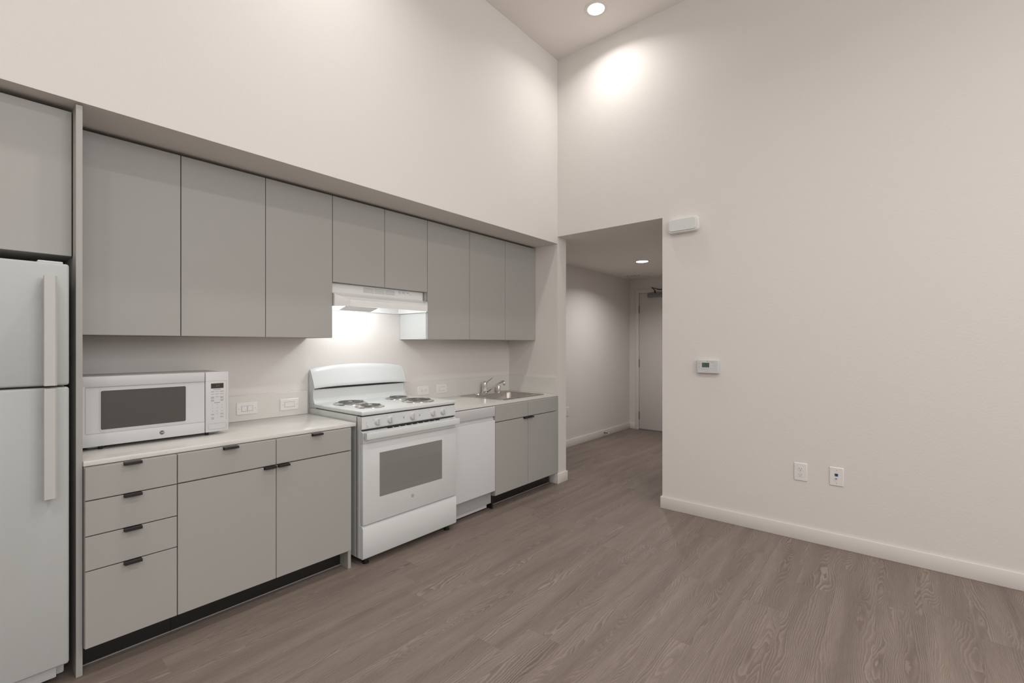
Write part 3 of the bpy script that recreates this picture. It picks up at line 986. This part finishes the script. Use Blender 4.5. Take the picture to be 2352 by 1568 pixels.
bm = tube(B(), [(fx + .004, fy - .015, fz + .022), (fx + .010, fy - .04, fz + .032), (fx + .020, fy - .09, fz + .066), (fx + .030, fy - .14, fz + .100), (fx + .037, fy - .175, fz + .119), (fx + .041, fy - .198, fz + .121), (fx + .043, fy - .212, fz + .116)],
          [.013, .012, .0105, .010, .0105, .011, .011], n=14)
lathe(bm, (fx + .043, fy - .208, fz + .119), [(.0125, 0), (.0135, .006), (.0135, .026), (.011, .030)], '-z', n=18)
obj('spout', bm, M['chrome'], t)
t = thing('air_gap', 'short chrome air gap cap right of the faucet on the sink deck', 'air gap', (3.447, 3.045, fz))
obj('flange', lathe(B(), (3.447, 3.045, fz), [(.027, 0), (.027, .003), (.022, .005)], n=24), M['chrome'], t)
obj('cap', lathe(B(), (3.447, 3.045, fz + .004), [(.021, 0), (.021, .052), (.019, .058), (.012, .060)], n=24), M['chrome'], t)

# ------------------------------------------------------------------ wall plates
def plate_loops(P, w, h):
    a, c_ = rr(0, 0, w, h, .003, 2), rr(0, 0, w - .008, h - .008, .002, 2)
    return [[P(x, z, .0002) for x, z in a], [P(x, z, .002) for x, z in a], [P(x, z, .0058) for x, z in c_]]
def pbox(bm, P, r0, r1, u0, u1, o0, o1):
    lo = [P(r0, u0, o0), P(r1, u0, o0), P(r1, u1, o0), P(r0, u1, o0)]
    hi = [P(r0, u0, o1), P(r1, u0, o1), P(r1, u1, o1), P(r0, u1, o1)]
    return loft(bm, [lo, hi])
def pdisc(bm, P, r, u, rad, o0, o1, n=14, sx=1.0):
    lp = [[P(r + rad * sx * math.cos(2 * math.pi * i / n), u + rad * math.sin(2 * math.pi * i / n), o) for i in range(n)] for o in (o0, o1)]
    return loft(bm, lp)
def flip(P):  # rotate the plate a quarter turn (mounted on its side)
    return lambda r, u, o: P(-u, r, o)

def outlet(label, P0, loc, sideways=False, w=.070, h=.115):
    P = flip(P0) if sideways else P0
    t = thing('wall_outlet', label, 'outlet', loc)
    obj('cover_plate', loft(B(), plate_loops(P, w, h)), M['plate'], t)
    for s in (1, -1):
        rc = obj('receptacle', pdisc(B(), P, 0, s * .0195, .0165, .005, .0074, 24, 1.0), M['plate'], t)
        bm = B()
        pbox(bm, P, -.0075, -.0055, s * .0195 + .000, s * .0195 + .008, .0070, .0077)
        pbox(bm, P, .0055, .0075, s * .0195 + .000, s * .0195 + .008, .0070, .0077)
        pdisc(bm, P, 0, s * .0195 - .008, .0024, .0070, .0077)
        obj('slot', bm, M['inkblk'], rc, smooth=False)
    obj('screw', pdisc(B(), P, 0, 0, .003, .0055, .0068), M['whitem'], t)
    return t

def switch(label, P0, loc, double=False):
    P = flip(P0)
    t = thing('light_switch', label, 'switch', loc)
    obj('cover_plate', loft(B(), plate_loops(P, .076, .122)), M['plate'], t)
    bm = B()
    pbox(bm, P, -.0172, .0172, -.0335, .0335, .0050, .0062)
    obj('rocker_frame', bm, M['groove'], t)
    if double:
        for s in (1, -1):
            bm = B()
            lo = [P(-.0155, s * .0165 - .0150, .006), P(.0155, s * .0165 - .0150, .006), P(.0155, s * .0165 + .0150, .006), P(-.0155, s * .0165 + .0150, .006)]
            hi = [P(-.0145, s * .0165 - .0140, .0095), P(.0145, s * .0165 - .0140, .0095), P(.0145, s * .0165 + .0140, .0075), P(-.0145, s * .0165 + .0140, .0075)]
            loft(bm, [lo, hi]); obj('rocker', bm, M['plate'], t)
    else:
        bm = B()
        lo = [P(-.0155, -.0318, .006), P(.0155, -.0318, .006), P(.0155, .0318, .006), P(-.0155, .0318, .006)]
        hi = [P(-.0145, -.0305, .0095), P(.0145, -.0305, .0095), P(.0145, .0305, .0070), P(-.0145, .0305, .0070)]
        loft(bm, [lo, hi]); obj('rocker', bm, M['plate'], t)
    for s in (1, -1):
        obj('screw', pdisc(B(), P, 0, s * .048, .0022, .0055, .0064), M['groove'], t)
    return t
SPY = K - .0213
switch('white wall switch mounted sideways with two small rockers, beside the microwave', face_y(1.157, SPY, .9365), (1.157, SPY, .9365), True)
switch('white wall switch mounted sideways with one rocker, left of the stove', face_y(1.417, SPY, .9365), (1.417, SPY, .9365))
outlet('white duplex outlet mounted sideways on the backsplash just right of the stove', face_y(2.545, SPY, .942), (2.545, SPY, .942), True, .076, .122)
switch('white wall switch mounted sideways on the backsplash left of the sink', face_y(2.752, SPY, .942), (2.752, SPY, .942))
outlet('white duplex outlet low on the large right wall', face_x(X1 - .0003, .512, .463), (X1 - .0003, .512, .463), False, .078, .122)
outlet('white duplex outlet on the hallway wall beside the opening', face_y(5.085, HY - .0003, .463), (5.085, HY - .0003, .463))

# data and cable plate
P = face_x(X1 - .0003, .310, .466)
t = thing('data_jack_plate', 'white wall plate with blue data jack and coax connector on the right wall', 'wall plate', (X1 - .0003, .310, .466))
obj('cover_plate', loft(B(), plate_loops(P, .078, .122)), M['plate'], t)
obj('data_jack', pbox(B(), P, -.0085, .0085, .004, .020, .005, .0085), M['blue'], t)
bm = pdisc(B(), P, 0, -.011, .0055, .005, .009, 6)
pdisc(bm, P, 0, -.011, .0040, .009, .017, 14)
obj('coax_connector', bm, M['chrome'], t)
for s in (1, -1): obj('screw', pdisc(B(), P, 0, s * .042, .0025, .0055, .0066), M['groove'], t)

# thermostat
P = face_x(X1 - .0003, 1.117, 1.163)
t = thing('thermostat', 'white rectangular thermostat with green screen on the right wall', 'thermostat', (X1 - .0003, 1.117, 1.163))
bm = B()
a, c_ = rr(0, 0, .158, .100, .004, 3), rr(0, 0, .152, .094, .005, 3)
loft(bm, [[P(x, z, 0) for x, z in a], [P(x, z, .022) for x, z in a], [P(x, z, .027) for x, z in c_]])
bd_ = obj('housing', bm, M['whitem'], t)
obj('screen', pbox(B(), P, -.042, .014, -.006, .031, .026, .0274), M['lcd'], t)
bm = text_bm('71', .026, lambda r, u, o: P(r - .010, u + .0115, .0275 + o))
obj('screen_digits', bm, M['inkblk'], t, smooth=False)
bm = B()
o2, i2 = rr(-.014, .0125, .062, .043, .002, 2), rr(-.014, .0125, .056, .037, .001, 2)
loft(bm, [[P(x, z, .0265) for x, z in o2], [P(x, z, .0283) for x, z in o2], [P(x, z, .0283) for x, z in i2], [P(x, z, .0265) for x, z in i2]], False, False)
obj('screen_bezel', bm, M['plate'], t)
bm = pdisc(B(), P, 0, .0435, .0042, .026, .0274, 18)
for u_, r0, r1 in ((-.021, -.046, .012), (-.036, -.016, .014), (.034, .016, .045)): pbox(bm, P, r0, r1, u_, u_ + .0018, .026, .0273)
obj('front_print', bm, M['groove'], t)
for k in range(2):
    obj('button', pbox(B(), P, .024, .036, .012 - k * .017, .019 - k * .017, .026, .0285), M['plate'], t)
    obj('button', pbox(B(), P, -.066, -.060, .020 - k * .028, .026 - k * .028, .026, .0282), M['groove'], t)

# door chime box
P = face_x(X1 - .0003, 1.302, 2.275)
t = thing('door_chime', 'white rounded chime box high on the wall right of the hallway opening', 'chime box', (X1 - .0003, 1.302, 2.275))
bm = B()
def keystone(w, h, r, top, o, n=5):
    pts = rr(0, 0, w, h, r, n)
    return [P(x * (1 - top * (.5 + z / h)), z, o) for x, z in pts]
loft(bm, [keystone(.242, .118, .030, .05, 0), keystone(.242, .118, .030, .05, .030), keystone(.234, .110, .028, .05, .040)])
obj('housing', bm, M['plate'], t)
loft_ = loft(B(), [keystone(.216, .094, .024, .05, .039), keystone(.216, .094, .024, .05, .046), keystone(.210, .088, .022, .05, .049)])
obj('front_cover', loft_, M['white'], t)

# spring door stop
bm = lathe(B(), (6.05, HY - BT, .052), [(.012, 0), (.012, .004), (.005, .006), (.005, .010)], '-y', n=16)
tp = thing('door_stop', 'small spring door stop with white tip on the hallway baseboard', 'door stop', (6.05, HY - BT, .052))
obj('mount', bm, M['hinge'], tp)
path = []
for i in range(121):
    a = i / 120 * 2 * math.pi * 10
    path.append((6.05 + .005 * math.cos(a), HY - BT - .008 - .055 * i / 120, .052 + .005 * math.sin(a)))
obj('spring', tube(B(), path, .0016, n=6), M['hinge'], tp)
obj('rubber_tip', lathe(B(), (6.05, HY - BT - .062, .052), [(.007, 0), (.009, .002), (.009, .012), (.006, .016)], '-y', n=16), M['plate'], tp)

for o in bpy.data.objects:
    if '_o' in o: del o['_o']
